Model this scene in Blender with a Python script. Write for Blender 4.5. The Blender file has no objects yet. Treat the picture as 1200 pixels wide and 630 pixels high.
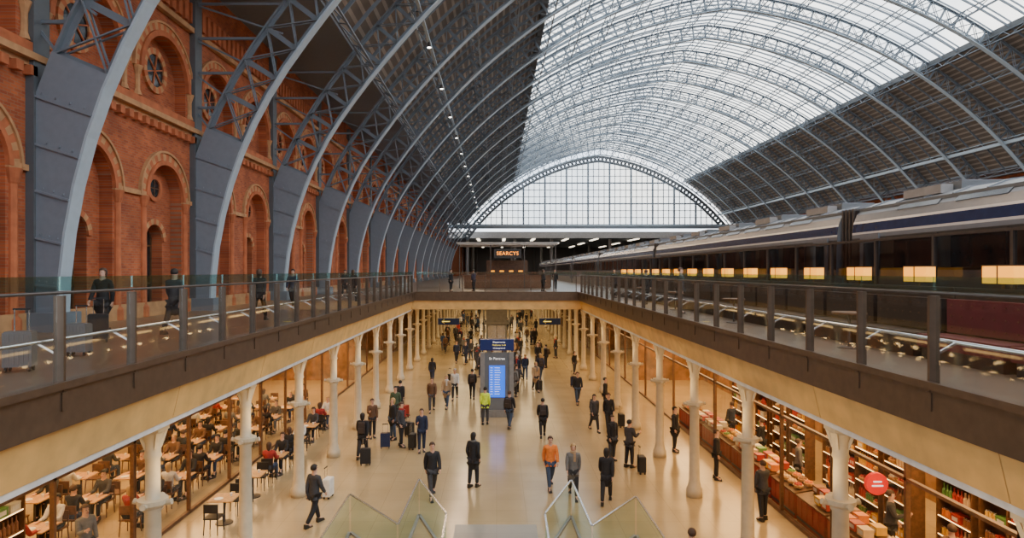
import bpy, bmesh, math, random
from math import sin, cos, pi, radians, sqrt
from mathutils import Vector, Matrix
random.seed(11)
S=bpy.context.scene
COL=S.collection
DK=5.8   # upper deck level above the lower concourse
EYE=7.4

# ---------------------------------------------------------------- materials
def nt(name):
    m=bpy.data.materials.new(name); m.use_nodes=True
    t=m.node_tree; t.nodes.clear()
    return m,t
def mat(name,col,rough=.6,metal=0,var=.12,scale=5,emit=None,es=0,bump=0,spec=.5):
    m,t=nt(name); N=t.nodes; L=t.links
    o=N.new('ShaderNodeOutputMaterial'); p=N.new('ShaderNodeBsdfPrincipled')
    L.new(p.outputs[0],o.inputs[0])
    p.inputs['Roughness'].default_value=rough; p.inputs['Metallic'].default_value=metal
    p.inputs['Specular IOR Level'].default_value=spec
    tc=N.new('ShaderNodeTexCoord'); nz=N.new('ShaderNodeTexNoise'); nz.inputs['Scale'].default_value=scale
    nz.inputs['Detail'].default_value=3
    L.new(tc.outputs['Object'],nz.inputs['Vector'])
    r=N.new('ShaderNodeValToRGB'); r.color_ramp.elements[0].position=.3; r.color_ramp.elements[1].position=.7
    r.color_ramp.elements[0].color=(*[max(0,c*(1-var)) for c in col],1)
    r.color_ramp.elements[1].color=(*[min(1,c*(1+var)) for c in col],1)
    L.new(nz.outputs['Fac'],r.inputs[0]); L.new(r.outputs[0],p.inputs['Base Color'])
    if emit:
        p.inputs['Emission Color'].default_value=(*emit,1); p.inputs['Emission Strength'].default_value=es
    return m
def glassmat(name,tint,base=.04,k=.3,rough=.03):
    m,t=nt(name); N=t.nodes; L=t.links
    o=N.new('ShaderNodeOutputMaterial'); mx=N.new('ShaderNodeMixShader')
    tr=N.new('ShaderNodeBsdfTransparent'); tr.inputs[0].default_value=(*tint,1)
    g=N.new('ShaderNodeBsdfGlossy'); g.inputs['Roughness'].default_value=rough; g.inputs['Color'].default_value=(.9,.95,.95,1)
    fr=N.new('ShaderNodeLayerWeight'); fr.inputs[0].default_value=.5
    pw=N.new('ShaderNodeMath'); pw.operation='POWER'; pw.inputs[1].default_value=4; L.new(fr.outputs['Facing'],pw.inputs[0])
    ad=N.new('ShaderNodeMath'); ad.operation='MULTIPLY_ADD'; ad.use_clamp=True; ad.inputs[1].default_value=k; ad.inputs[2].default_value=base
    L.new(pw.outputs[0],ad.inputs[0]); L.new(ad.outputs[0],mx.inputs[0])
    L.new(tr.outputs[0],mx.inputs[1]); L.new(g.outputs[0],mx.inputs[2]); L.new(mx.outputs[0],o.inputs[0])
    return m
def roofglass(name,fac,tint,tcol):
    m,t=nt(name); N=t.nodes; L=t.links
    o=N.new('ShaderNodeOutputMaterial'); mx=N.new('ShaderNodeMixShader'); mx.inputs[0].default_value=fac
    tr=N.new('ShaderNodeBsdfTransparent'); tr.inputs[0].default_value=(*tint,1)
    g=N.new('ShaderNodeBsdfTranslucent')
    tc=N.new('ShaderNodeTexCoord'); nz=N.new('ShaderNodeTexNoise'); nz.inputs['Scale'].default_value=.35
    L.new(tc.outputs['Object'],nz.inputs['Vector'])
    r=N.new('ShaderNodeValToRGB'); r.color_ramp.elements[0].position=.35; r.color_ramp.elements[1].position=.65
    r.color_ramp.elements[0].color=(*[c*.75 for c in tcol],1); r.color_ramp.elements[1].color=(*tcol,1)
    L.new(nz.outputs['Fac'],r.inputs[0]); L.new(r.outputs[0],g.inputs['Color'])
    L.new(tr.outputs[0],mx.inputs[1]); L.new(g.outputs[0],mx.inputs[2]); L.new(mx.outputs[0],o.inputs[0])
    return m
def brickmat():
    m,t=nt('brick'); N=t.nodes; L=t.links
    o=N.new('ShaderNodeOutputMaterial'); p=N.new('ShaderNodeBsdfPrincipled'); L.new(p.outputs[0],o.inputs[0])
    p.inputs['Roughness'].default_value=.85
    tc=N.new('ShaderNodeTexCoord'); sx=N.new('ShaderNodeSeparateXYZ'); cx=N.new('ShaderNodeCombineXYZ')
    L.new(tc.outputs['Object'],sx.inputs[0]); L.new(sx.outputs['Y'],cx.inputs['X']); L.new(sx.outputs['Z'],cx.inputs['Y'])
    b=N.new('ShaderNodeTexBrick'); L.new(cx.outputs[0],b.inputs['Vector'])
    b.inputs['Color1'].default_value=(.60,.155,.05,1); b.inputs['Color2'].default_value=(.40,.09,.034,1)
    b.inputs['Mortar'].default_value=(.38,.20,.115,1); b.inputs['Scale'].default_value=1
    b.inputs['Mortar Size'].default_value=.008; b.inputs['Brick Width'].default_value=.24; b.inputs['Row Height'].default_value=.085
    nz=N.new('ShaderNodeTexNoise'); nz.inputs['Scale'].default_value=.9; nz.inputs['Detail'].default_value=5
    L.new(tc.outputs['Object'],nz.inputs['Vector'])
    r=N.new('ShaderNodeValToRGB'); r.color_ramp.elements[0].position=.3; r.color_ramp.elements[1].position=.7
    r.color_ramp.elements[0].color=(.55,.52,.52,1); r.color_ramp.elements[1].color=(1.0,1,1,1)
    L.new(nz.outputs['Fac'],r.inputs[0])
    mx=N.new('ShaderNodeMixRGB'); mx.blend_type='MULTIPLY'; mx.inputs[0].default_value=1
    L.new(b.outputs['Color'],mx.inputs[1]); L.new(r.outputs[0],mx.inputs[2]); L.new(mx.outputs[0],p.inputs['Base Color'])
    return m
def stripemat(name,c1,c2,period,duty,rough=.7):
    m,t=nt(name); N=t.nodes; L=t.links
    o=N.new('ShaderNodeOutputMaterial'); p=N.new('ShaderNodeBsdfPrincipled'); L.new(p.outputs[0],o.inputs[0])
    p.inputs['Roughness'].default_value=rough
    uv=N.new('ShaderNodeUVMap'); sx=N.new('ShaderNodeSeparateXYZ'); L.new(uv.outputs[0],sx.inputs[0])
    a=N.new('ShaderNodeMath'); a.operation='DIVIDE'; a.inputs[1].default_value=period; L.new(sx.outputs['Y'],a.inputs[0])
    f=N.new('ShaderNodeMath'); f.operation='FRACT'; L.new(a.outputs[0],f.inputs[0])
    g=N.new('ShaderNodeMath'); g.operation='GREATER_THAN'; g.inputs[1].default_value=duty; L.new(f.outputs[0],g.inputs[0])
    mx=N.new('ShaderNodeMixRGB'); mx.inputs[1].default_value=(*c1,1); mx.inputs[2].default_value=(*c2,1)
    L.new(g.outputs[0],mx.inputs[0])
    nz=N.new('ShaderNodeTexNoise'); nz.inputs['Scale'].default_value=.6; L.new(uv.outputs[0],nz.inputs['Vector'])
    r=N.new('ShaderNodeValToRGB'); r.color_ramp.elements[0].color=(.6,.6,.6,1); r.color_ramp.elements[1].color=(1,1,1,1)
    L.new(nz.outputs['Fac'],r.inputs[0])
    m2=N.new('ShaderNodeMixRGB'); m2.blend_type='MULTIPLY'; m2.inputs[0].default_value=1
    L.new(mx.outputs[0],m2.inputs[1]); L.new(r.outputs[0],m2.inputs[2]); L.new(m2.outputs[0],p.inputs['Base Color'])
    b=N.new('ShaderNodeBump'); b.inputs['Strength'].default_value=.5; b.inputs['Distance'].default_value=.05
    L.new(g.outputs[0],b.inputs['Height']); L.new(b.outputs[0],p.inputs['Normal'])
    return m
def tilemat(name,col,size,rough):
    m,t=nt(name); N=t.nodes; L=t.links
    o=N.new('ShaderNodeOutputMaterial'); p=N.new('ShaderNodeBsdfPrincipled'); L.new(p.outputs[0],o.inputs[0])
    p.inputs['Roughness'].default_value=rough
    tc=N.new('ShaderNodeTexCoord')
    b=N.new('ShaderNodeTexBrick'); L.new(tc.outputs['Object'],b.inputs['Vector'])
    b.offset=0; b.inputs['Scale'].default_value=1; b.inputs['Brick Width'].default_value=size; b.inputs['Row Height'].default_value=size
    b.inputs['Mortar Size'].default_value=.006
    b.inputs['Color1'].default_value=(*col,1); b.inputs['Color2'].default_value=(*[c*.93 for c in col],1)
    b.inputs['Mortar'].default_value=(*[c*.7 for c in col],1)
    nz=N.new('ShaderNodeTexNoise'); nz.inputs['Scale'].default_value=.5; nz.inputs['Detail'].default_value=6
    L.new(tc.outputs['Object'],nz.inputs['Vector'])
    r=N.new('ShaderNodeValToRGB'); r.color_ramp.elements[0].position=.3;r.color_ramp.elements[0].color=(.78,.78,.78,1); r.color_ramp.elements[1].position=.7
    L.new(nz.outputs['Fac'],r.inputs[0])
    m2=N.new('ShaderNodeMixRGB'); m2.blend_type='MULTIPLY'; m2.inputs[0].default_value=1
    L.new(b.outputs['Color'],m2.inputs[1]); L.new(r.outputs[0],m2.inputs[2]); L.new(m2.outputs[0],p.inputs['Base Color'])
    return m

M={}
M['brick']=brickmat()
M['stone']=mat('stone',(.50,.27,.125),.8,var=.2,scale=3)
M['redstone']=mat('red_stone',(.47,.14,.055),.8,var=.2,scale=3)
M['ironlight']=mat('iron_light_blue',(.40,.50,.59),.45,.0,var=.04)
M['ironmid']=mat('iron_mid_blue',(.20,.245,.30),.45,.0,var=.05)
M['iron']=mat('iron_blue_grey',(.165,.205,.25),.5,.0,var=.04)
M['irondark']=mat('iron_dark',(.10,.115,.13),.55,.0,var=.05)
M['board']=stripemat('roof_boards',(.19,.16,.135),(.40,.35,.30),.62,.66)
M['roofglass']=roofglass('roof_glass',.4,(.98,.97,.94),(.95,.93,.88))
M['gableglass']=roofglass('gable_glass',.45,(.95,.93,.88),(.9,.87,.8))
M['floor']=tilemat('concourse_floor',(.475,.365,.205),.9,.17)
M['deck']=tilemat('deck_floor',(.18,.135,.10),.6,.3)
M['landing']=tilemat('landing_floor',(.34,.33,.30),1.2,.3)
M['bronze']=mat('bronze_fascia',(.095,.066,.046),.4,.35,var=.15)
M['gold']=mat('tan_beam',(.60,.385,.14),.6,var=.15,scale=2)
M['cream']=mat('cream_iron',(.58,.50,.36),.45,var=.08)
M['white']=mat('white_paint',(.62,.64,.66),.5)
M['soffit']=mat('soffit',(.34,.23,.13),.7)
M['steel']=mat('stainless_steel',(.62,.62,.62),.25,.9,var=.05)
M['darksteel']=mat('dark_steel',(.08,.07,.065),.4,.5)
M['glass']=glassmat('clear_glass',(.90,.92,.91),.03,.34)
M['greenglass']=glassmat('green_glass',(.64,.82,.80),.12,.34,.12)
M['screenglass']=glassmat('pale_green_glass',(.74,.88,.85),.025,.06,.05)
M['shopglass']=glassmat('shop_glass',(.93,.91,.88),.03,.22)
M['tint']=glassmat('tinted_glass',(.52,.50,.50),.03,.15)
M['black']=mat('black',(.015,.015,.017),.5)
M['window']=mat('window_dark',(.02,.022,.025),.1,0,var=.3,spec=.6)
M['wood']=mat('brown_wood',(.13,.06,.026),.5,var=.3,scale=9)
M['lightwood']=mat('light_wood',(.50,.28,.11),.5,var=.25,scale=9)
M['warmwall']=mat('warm_wall',(.24,.12,.05),.7,var=.4,scale=2)
M['lampwarm']=mat('lamp_warm',(1,.7,.35),.5,emit=(1,.62,.25),es=20)
M['lampgold']=mat('lamp_gold',(1,.42,.04),.5,emit=(1,.36,.015),es=1.8)
M['lampstrip']=mat('lamp_strip',(1,.7,.35),.5,emit=(1,.6,.22),es=6)
M['lampwhite']=mat('lamp_white',(1,1,1),.5,emit=(1,.93,.82),es=14)
M['lampsoft']=mat('lamp_soft',(1,1,1),.5,emit=(1,.85,.62),es=4)
M['red']=mat('red_paint',(.28,.02,.012),.5)
M['redlit']=mat('red_lit_sign',(.6,.02,.012),.5,emit=(1,.015,.008),es=.55)
M['burgundy']=mat('burgundy_velvet',(.10,.010,.018),.75)
M['leather']=mat('dark_leather',(.03,.02,.018),.5)
M['blue']=mat('sign_blue',(.006,.015,.08),.4,emit=(.006,.022,.14),es=.25)
M['screen']=mat('screen_blue',(.02,.12,.6),.3,emit=(.01,.13,.9),es=1.3)
M['signwhite']=mat('sign_white',(.9,.9,.9),.4,emit=(1,1,1),es=.8)
M['signyellow']=mat('sign_yellow',(.95,.75,.05),.4,emit=(1,.75,.1),es=1.0)
M['orange_sign']=mat('orange_sign',(1,.35,.05),.4,emit=(1,.28,.015),es=2.6)
M['grey']=mat('grey_panel',(.22,.22,.225),.45)
M['palegrey']=mat('pale_grey_panel',(.46,.45,.43),.5)
M['silver']=mat('train_silver',(.17,.19,.22),.25,.2,var=.05)
M['caseg']=mat('case_silver',(.16,.165,.175),.35,.3,var=.05)
M['trainroof']=mat('train_roof',(.12,.13,.145),.4,.0,var=.18,scale=1)
M['trainwhite']=mat('train_white',(.50,.50,.50),.25,var=.04)
M['navy']=mat('train_navy',(.012,.024,.075),.22)
M['skin']=mat('skin',(.60,.36,.26),.6)
M['skin2']=mat('skin_dark',(.22,.11,.07),.6)
M['hairb']=mat('hair_brown',(.06,.03,.018),.7)
M['hairk']=mat('hair_black',(.012,.01,.01),.7)
M['hairy']=mat('hair_blond',(.40,.26,.11),.7)
M['hairg']=mat('hair_grey',(.33,.32,.31),.7)
M['shoe']=mat('shoe',(.02,.018,.016),.5)
CL={}
for n,c in dict(black=(.016,.016,.02),charcoal=(.045,.045,.052),navy=(.014,.022,.055),blue=(.04,.09,.22),brown=(.12,.06,.03),
     orange=(.75,.20,.03),grey=(.15,.15,.15),tan=(.38,.26,.15),green=(.05,.08,.045),hi=(.65,.85,.05),white=(.55,.55,.55),red=(.30,.025,.025),denim=(.04,.065,.12)).items():
    CL[n]=mat('cloth_'+n,c,.85,var=.15,scale=14)

# ---------------------------------------------------------------- mesh builder
class MB:
    def __init__(s): s.v=[];s.f=[];s.m=[];s.uv=None;s.mats=[]
    def mi(s,m):
        if m not in s.mats: s.mats.append(m)
        return s.mats.index(m)
    def quad(s,a,b,c,d,m):
        i=len(s.v); s.v+=[a,b,c,d]; s.f.append((i,i+1,i+2,i+3)); s.m.append(s.mi(m))
    def hexa(s,p,m):
        i=len(s.v); s.v+=[tuple(q) for q in p]; k=s.mi(m)
        for f in ((3,2,1,0),(4,5,6,7),(0,1,5,4),(1,2,6,5),(2,3,7,6),(3,0,4,7)):
            s.f.append(tuple(i+j for j in f)); s.m.append(k)
    def box(s,x0,x1,y0,y1,z0,z1,m):
        s.hexa([(x0,y0,z0),(x1,y0,z0),(x1,y1,z0),(x0,y1,z0),(x0,y0,z1),(x1,y0,z1),(x1,y1,z1),(x0,y1,z1)],m)
    def beam(s,a,b,w,h,m,up=(0,0,1)):
        a=Vector(a);b=Vector(b);d=(b-a).normalized(); u=Vector(up)
        if abs(d.dot(u))>.98: u=Vector((1,0,0))
        r=d.cross(u).normalized()*w/2; t=r.cross(d).normalized()*h/2
        s.hexa([a-r-t,a+r-t,b+r-t,b-r-t,a-r+t,a+r+t,b+r+t,b-r+t],m)
    def cyl(s,a,b,r0,r1,m,n=10,cap=True):
        a=Vector(a);b=Vector(b);d=(b-a).normalized(); u=Vector((0,0,1)) if abs(d.z)<.95 else Vector((1,0,0))
        r=d.cross(u).normalized(); t=r.cross(d).normalized(); i=len(s.v); k=s.mi(m)
        for c,rr in ((a,r0),(b,r1)):
            for j in range(n):
                an=2*pi*j/n; s.v.append(tuple(c+(r*cos(an)+t*sin(an))*rr))
        for j in range(n):
            s.f.append((i+j,i+(j+1)%n,i+n+(j+1)%n,i+n+j)); s.m.append(k)
        if cap:
            s.f.append(tuple(i+j for j in range(n))[::-1]); s.m.append(k)
            s.f.append(tuple(i+n+j for j in range(n))); s.m.append(k)
    def lathe(s,prof,m,n=16,c=(0,0)):
        i=len(s.v); k=s.mi(m)
        for r,z in prof:
            for j in range(n):
                an=2*pi*j/n; s.v.append((c[0]+r*cos(an),c[1]+r*sin(an),z))
        for q in range(len(prof)-1):
            for j in range(n):
                a=i+q*n+j;b=i+q*n+(j+1)%n; s.f.append((a,b,b+n,a+n)); s.m.append(k)
        s.f.append(tuple(i+j for j in range(n))[::-1]); s.m.append(k)
        e=i+(len(prof)-1)*n
        s.f.append(tuple(e+j for j in range(n))); s.m.append(k)
    def mesh(s,name,smooth=False):
        me=bpy.data.meshes.new(name); me.from_pydata([tuple(p) for p in s.v],[],s.f)
        for m in s.mats: me.materials.append(M[m] if isinstance(m,str) else m)
        for p,k in zip(me.polygons,s.m): p.material_index=k; p.use_smooth=smooth
        if s.uv:
            l=me.uv_layers.new(name='UVMap')
            for p in me.polygons:
                for li in p.loop_indices: l.data[li].uv=s.uv[me.loops[li].vertex_index]
        me.update(); return me
def link(name,data,parent=None,loc=(0,0,0),rz=0,rot=None):
    o=bpy.data.objects.new(name,data); COL.objects.link(o); o.location=loc
    o.rotation_euler=rot if rot else (0,0,rz)
    if parent: o.parent=parent
    return o
def struct(name,mb):
    o=link(name,mb.mesh(name) if isinstance(mb,MB) else mb); o['kind']='structure'; return o
def thing(name,label,cat,loc=(0,0,0),rz=0,data=None,group=None,rot=None,scale=None):
    o=link(name,data,None,loc,rz,rot); o['label']=label; o['category']=cat
    if group:o['group']=group
    if scale:o.scale=(scale,)*3
    return o
class Proto:
    def __init__(s,name,parts): s.name=name; s.parts=parts
    def put(s,label,cat,loc,rz=0,group=None,scale=None,over=None):
        e=thing(s.name,label,cat,loc,rz,None,group,scale=scale)
        for pn,me in s.parts:
            o=link(pn,me,e)
        return e
def text(body,size,parent,loc,rot,m,name='lettering',ext=.01):
    cu=bpy.data.curves.new(name,'FONT'); cu.body=body; cu.size=size; cu.extrude=ext; cu.align_x='CENTER'; cu.align_y='CENTER'; cu.space_character=1.12
    t=bpy.data.objects.new(name,cu); COL.objects.link(t)
    dg=bpy.context.evaluated_depsgraph_get(); me=bpy.data.meshes.new_from_object(t.evaluated_get(dg))
    bpy.data.objects.remove(t); me.materials.clear(); me.materials.append(M[m])
    return link(name,me,parent,loc,rot=rot)

# ---------------------------------------------------------------- roof geometry
XS=-11.5; A=37.5; R1=17.4; R2=48.8; TH=radians(35)
C2=(R1+(R2-R1)*cos(TH),-(R2-R1)*sin(TH))
PHA=math.acos((C2[0]-A)/R2); L1=R1*TH; L2=R2*(PHA-TH); LT=L1+L2
def rp(s,off=0,clamp=False):
    mir=s>LT
    q=2*LT-s if mir else s
    if q<L1:
        a=q/R1; x=R1-R1*cos(a); z=R1*sin(a)
    else:
        a=TH+(q-L1)/R2; x=C2[0]-R2*cos(a); z=C2[1]+R2*sin(a)
    x-=off*cos(a); z+=off*sin(a)
    if clamp and x<-.78: x=-.78
    if mir: x=2*A-x
    return (XS+x,DK+z)
def heightfor(q): return rp(q)[1]-DK
YEND=163.
def steps(a,b,d):
    n=max(1,int(round((b-a)/d))); return [a+(b-a)*i/n for i in range(n+1)]
def strip_along(mb,ss,o0,o1,w,m,clamp=False):
    for i in range(len(ss)-1):
        a0=rp(ss[i],o0,clamp);a1=rp(ss[i],o1,clamp);b0=rp(ss[i+1],o0,clamp);b1=rp(ss[i+1],o1,clamp)
        mb.hexa([(a0[0],-w,a0[1]),(b0[0],-w,b0[1]),(b0[0],w,b0[1]),(a0[0],w,a0[1]),
                 (a1[0],-w,a1[1]),(b1[0],-w,b1[1]),(b1[0],w,b1[1]),(a1[0],w,a1[1])],m)
ss=steps(0,2*LT,1.3)
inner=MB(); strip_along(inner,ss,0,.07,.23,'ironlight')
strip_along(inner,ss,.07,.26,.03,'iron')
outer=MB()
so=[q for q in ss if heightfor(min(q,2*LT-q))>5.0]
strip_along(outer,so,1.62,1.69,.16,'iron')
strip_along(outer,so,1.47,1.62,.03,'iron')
webs=[]
for side in (0,1):
    web=MB()
    q=steps(0,6.9,1.15)
    if side: q=[2*LT-t for t in q]
    for i in range(len(q)-1):
        a=rp(q[i],.05);b=rp(q[i+1],.05)
        a1=rp(q[i],1.65,True);b1=rp(q[i+1],1.65,True)
        for y in (-.2,.2):
            web.hexa([(a[0],y-.02,a[1]),(b[0],y-.02,b[1]),(b[0],y+.02,b[1]),(a[0],y+.02,a[1]),
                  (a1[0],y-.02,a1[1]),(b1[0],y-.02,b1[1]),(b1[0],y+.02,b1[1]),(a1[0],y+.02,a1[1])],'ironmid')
        for y in (-.25,.25):
            web.beam((a[0],y,a[1]),(a1[0],y,a1[1]),.04,.06,'ironmid')
            for k in range(4):
                t=(k+.5)/4; px=a[0]*(1-t)+a1[0]*t; pz=a[1]*(1-t)+a1[1]*t+.12
                web.box(px-.02,px+.02,y-.02,y+.02,pz-.02,pz+.02,'ironmid')
    webs.append(('web_plate',web.mesh('rib_web')))
lat=MB()
q=steps(6.9,2*LT-6.9,1.45)
for i in range(len(q)-1):
    a=rp(q[i],.12);b=rp(q[i+1],.12);a1=rp(q[i],1.6,True);b1=rp(q[i+1],1.6,True)
    for y in (-.12,.12) :
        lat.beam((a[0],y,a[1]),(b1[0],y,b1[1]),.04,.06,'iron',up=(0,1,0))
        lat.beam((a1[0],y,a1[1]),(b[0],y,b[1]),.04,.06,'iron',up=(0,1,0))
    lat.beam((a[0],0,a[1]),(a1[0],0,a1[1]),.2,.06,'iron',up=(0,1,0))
piers=[]
for x0,sg in ((XS-.80,1),(XS+2*A+.80,-1)):
    pier=MB()
    pier.box(min(x0,x0+sg*.22),max(x0,x0+sg*.22),-.3,.3,DK,DK+13.2,'irondark')
    pier.box(min(x0,x0+sg*1.0),max(x0,x0+sg*1.0),-.42,.42,DK,DK+.5,'iron')
    for hz in (8.2,9.6,11.,12.4):
        qq=[t for t in steps(0,LT,.3) if rp(t,1.6)[1]-DK<=hz][-1]; e=rp(qq,1.6)
        ex=e[0] if sg>0 else 2*(XS+A)-e[0]
        pier.beam((x0,0,DK+hz),(ex,0,DK+hz),.08,.1,'iron')
        pier.beam((x0,0,DK+hz),(ex,0,DK+hz-1.2),.05,.07,'iron')
    piers.append(('wall_pier',pier.mesh('rib_pier')))
RIB=Proto('roof_rib',[('inner_flange',inner.mesh('rib_inner')),('outer_flange',outer.mesh('rib_outer')),('lattice_bracing',lat.mesh('rib_lattice'))]+webs+piers)
ribY=[17+8.94*k for k in range(-1,17)]
for y in ribY:
    RIB.put('blue-grey riveted iron arch rib spanning the train shed','roof rib',(0,y,0),group='iron ribs of the arched roof')
mr=MB(); strip_along(mr,steps(13.8,2*LT-13.8,1.6),1.42,1.6,.045,'iron')
mrm=mr.mesh('minor_rib')
for a,b in zip(ribY[:-1],ribY[1:]):
    for k in (1,2,3):
        thing('secondary_roof_rib','thin curved iron secondary rib under the roof covering','roof rib',(0,a+(b-a)*k/4,0),data=mrm,group='secondary ribs of the arched roof')
pur=[13.8+3.9*k for k in range(10)]
allp=[(q,False) for q in pur]+[(LT,False)]+[(2*LT-q,True) for q in pur]
Y0=ribY[0]
for q,mi_ in allp:
    mb=MB(); hi=abs(min(q,2*LT-q)-17.7)<.1
    i0,i1=rp(q,.35),rp(q,1.35)
    m='ironlight' if hi else 'iron'
    w=(.34 if mi_ else .16) if hi else .09
    mb.beam((i0[0],Y0,i0[1]),(i0[0],YEND,i0[1]),w,w,m); mb.beam((i1[0],Y0,i1[1]),(i1[0],YEND,i1[1]),.09,.09,m)
    y=Y0; st=8.94/6; k=0
    while y<YEND-.1:
        a,b=(i0,i1) if k%2==0 else (i1,i0)
        mb.beam((a[0],y,a[1]),(b[0],y+st,b[1]),.05,.06,'iron',up=(1,0,0)); y+=st;k+=1
    thing('roof_purlin','long iron lattice purlin running between the arch ribs','roof beam',data=mb.mesh('purlin'),group='lattice purlins of the arched roof')
def shell(s0,s1,mname,y0=-22,y1=YEND+1):
    mb=MB(); mb.uv=[]
    q=steps(s0,s1,1.3)
    for t in q:
        p=rp(t,1.9)
        for y in (y0,y1): mb.v.append((p[0],y,p[1])); mb.uv.append((y,t))
    k=mb.mi(mname)
    for i in range(len(q)-1):
        mb.f.append((2*i,2*i+1,2*i+3,2*i+2)); mb.m.append(k)
    return mb
SG=29.4
struct('ceiling',shell(13.8,SG,'board')); struct('ceiling',shell(2*LT-SG,2*LT-13.8,'board'))
XW=-12.3; XWR=XS+2*A+.8
mb=MB(); p=rp(13.8,1.9)
mb.box(XW-.6,p[0]+.1,-22,YEND+1,p[1]-.1,p[1]+.2,'iron'); pr=2*(XS+A)-p[0]
mb.box(pr-.1,XWR+.6,-22,YEND+1,p[1]-.1,p[1]+.2,'iron'); struct('ceiling',mb)
HW=p[1]
# ridge-and-furrow glazing, alternate gutters between the ridges
mb=MB(); q=steps(SG,2*LT-SG,1.5); per=8.94/8; y=Y0-per*28; ys=[]
while y<YEND+per: ys.append(y); y+=per
for j in range(len(ys)-1):
    oa,ob=(2.0,2.45) if j%2==0 else (2.45,2.0)
    for i in range(len(q)-1):
        a=rp(q[i],oa);b=rp(q[i+1],oa);c=rp(q[i+1],ob);d=rp(q[i],ob)
        mb.quad((a[0],ys[j],a[1]),(b[0],ys[j],b[1]),(c[0],ys[j+1],c[1]),(d[0],ys[j+1],d[1]),'roofglass')
struct('window_1',mb)
mb=MB()
for j,y in enumerate(ys):
    if y<Y0-1: continue
    o=2.0 if j%2==0 else 2.45
    for i in range(len(q)-1):
        a=rp(q[i],o-.05);b=rp(q[i+1],o-.05)
        mb.beam((a[0],y,a[1]),(b[0],y,b[1]),.15 if j%2==0 else .04,.06,'iron',up=(0,1,0))
for i,t in enumerate(q):
    if i%2: continue
    a=rp(t,1.95); mb.beam((a[0],Y0,a[1]),(a[0],YEND,a[1]),.08 ,.06,'iron')
for t in (SG,2*LT-SG):
    a=rp(t,1.7); mb.beam((a[0],Y0,a[1]),(a[0],YEND,a[1]),.5,.5,'irondark')
struct('trim_1',mb)
lm=MB(); lm.cyl((0,0,-.18),(0,0,.12),.13,.09,'darksteel',10); lens=MB(); lens.cyl((0,0,-.2),(0,0,-.181),.12,.12,'lampwhite',10)
SP=Proto('roof_spotlight',[('lamp_housing',lm.mesh('spot_housing')),('lamp_lens',lens.mesh('spot_lens'))])
pl=rp(17.7,.35)
for k in range(2,16):
    SP.put('small downlight fixed under the iron purlin, switched on','lamp',(pl[0],17+8.94*k+4.47,pl[1]-.2),group='spotlights along the roof purlin')

# ---------------------------------------------------------------- gable screen at the far end
mb=MB(); GB=-1.0
q=steps(10.5,2*LT-10.5,1.0)
for i in range(len(q)-1):
    a=rp(q[i],.2);b=rp(q[i+1],.2);c=rp(q[i+1],GB);d=rp(q[i],GB)
    y=YEND
    mb.beam((a[0],y,a[1]),(b[0],y,b[1]),.5,.4,'irondark',up=(0,1,0)); mb.beam((d[0],y,d[1]),(c[0],y,c[1]),.5,.22,'irondark',up=(0,1,0))
    mb.beam((a[0],y,a[1]),(c[0],y,c[1]),.3,.2,'irondark',up=(0,1,0)); mb.beam((d[0],y,d[1]),(b[0],y,b[1]),.3,.2,'irondark',up=(0,1,0))
HT=DK+13.4
top=[rp(t,GB) for t in steps(5,2*LT-5,.8)]
top=[t for t in top if t[1]>HT]
xl,xr=top[0][0],top[-1][0]
def ztop(x):
    for a,b in zip(top[:-1],top[1:]):
        if a[0]<=x<=b[0]:
            f=(x-a[0])/max(1e-6,b[0]-a[0]); return a[1]+(b[1]-a[1])*f
    return HT
n=44; xx=[xl+(xr-xl)*i/n for i in range(n+1)]
gl=MB()
for i in range(n):
    gl.quad((xx[i],YEND,HT),(xx[i+1],YEND,HT),(xx[i+1],YEND,ztop(xx[i+1])),(xx[i],YEND,ztop(xx[i])),'gableglass')
struct('window_2',gl)
for i in range(1,n):
    w=.42 if i%4==0 else .14
    mb.box(xx[i]-w/2,xx[i]+w/2,YEND-.25,YEND+.1,HT,ztop(xx[i]),'iron')
for j in range(1,9):
    z=HT+1.75*j
    l=[x for x in [xl+(xr-xl)*k/200 for k in range(201)] if ztop(x)>z]
    w=.16 if j%3==0 else .07
    if l: mb.box(l[0],l[-1],YEND-.2,YEND+.1,z-w,z+w,'iron')
mb.box(XW,XWR,YEND-.5,YEND+.5,HT-1.1,HT,'ironmid')
mb.box(XW,XWR,YEND-.7,YEND-.5,HT-.5,HT-.2,'ironlight')
struct('trim_2',mb)
mb=MB(); mb.box(-16,66,167,262,16.6,17.6,'grey')
for k in range(12): mb.box(-16,66,168+k*8,168.5+k*8,16.1,16.6,'irondark')
mb.box(-16,66,166.5,167,15.9,17.4,'palegrey')
struct('ceiling',mb)
mb=MB(); mb.box(-16,66,262,263,5.8,17,'grey'); struct('wall_back',mb)
mb=MB(); mb.box(-13.4,-12.9,163.6,262,5.8,16.6,'brick'); struct('wall_skyblock_left',mb)  # added side wall, shuts out sky so the platform end stays dark
mb=MB(); mb.box(64.5,65,163.6,262,5.8,16.6,'brick'); struct('wall_skyblock_right',mb)  # matching added wall, blocks open sky from the other side
pm=MB(); pm.box(-.4,.4,-6,6,.02,.19,'lampsoft'); pmm=pm.mesh('strip_light')
for x in (-5,2,10,19,27,38):
    for y in (178,205,230):
        thing('strip_light','long white strip light fixed under the platform roof','lamp',(x,y,15.9),data=pmm,group='strip lights under the platform roof')
for x in (-8,5,15,31,43):
    for y in (175,215,255):
        c=MB(); c.lathe([(.4,0),(.4,10.3)],'grey',10)
        thing('roof_column','round steel column carrying the platform roof','column',(x,y,DK),data=c.mesh('rc'),group='platform roof columns')

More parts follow.
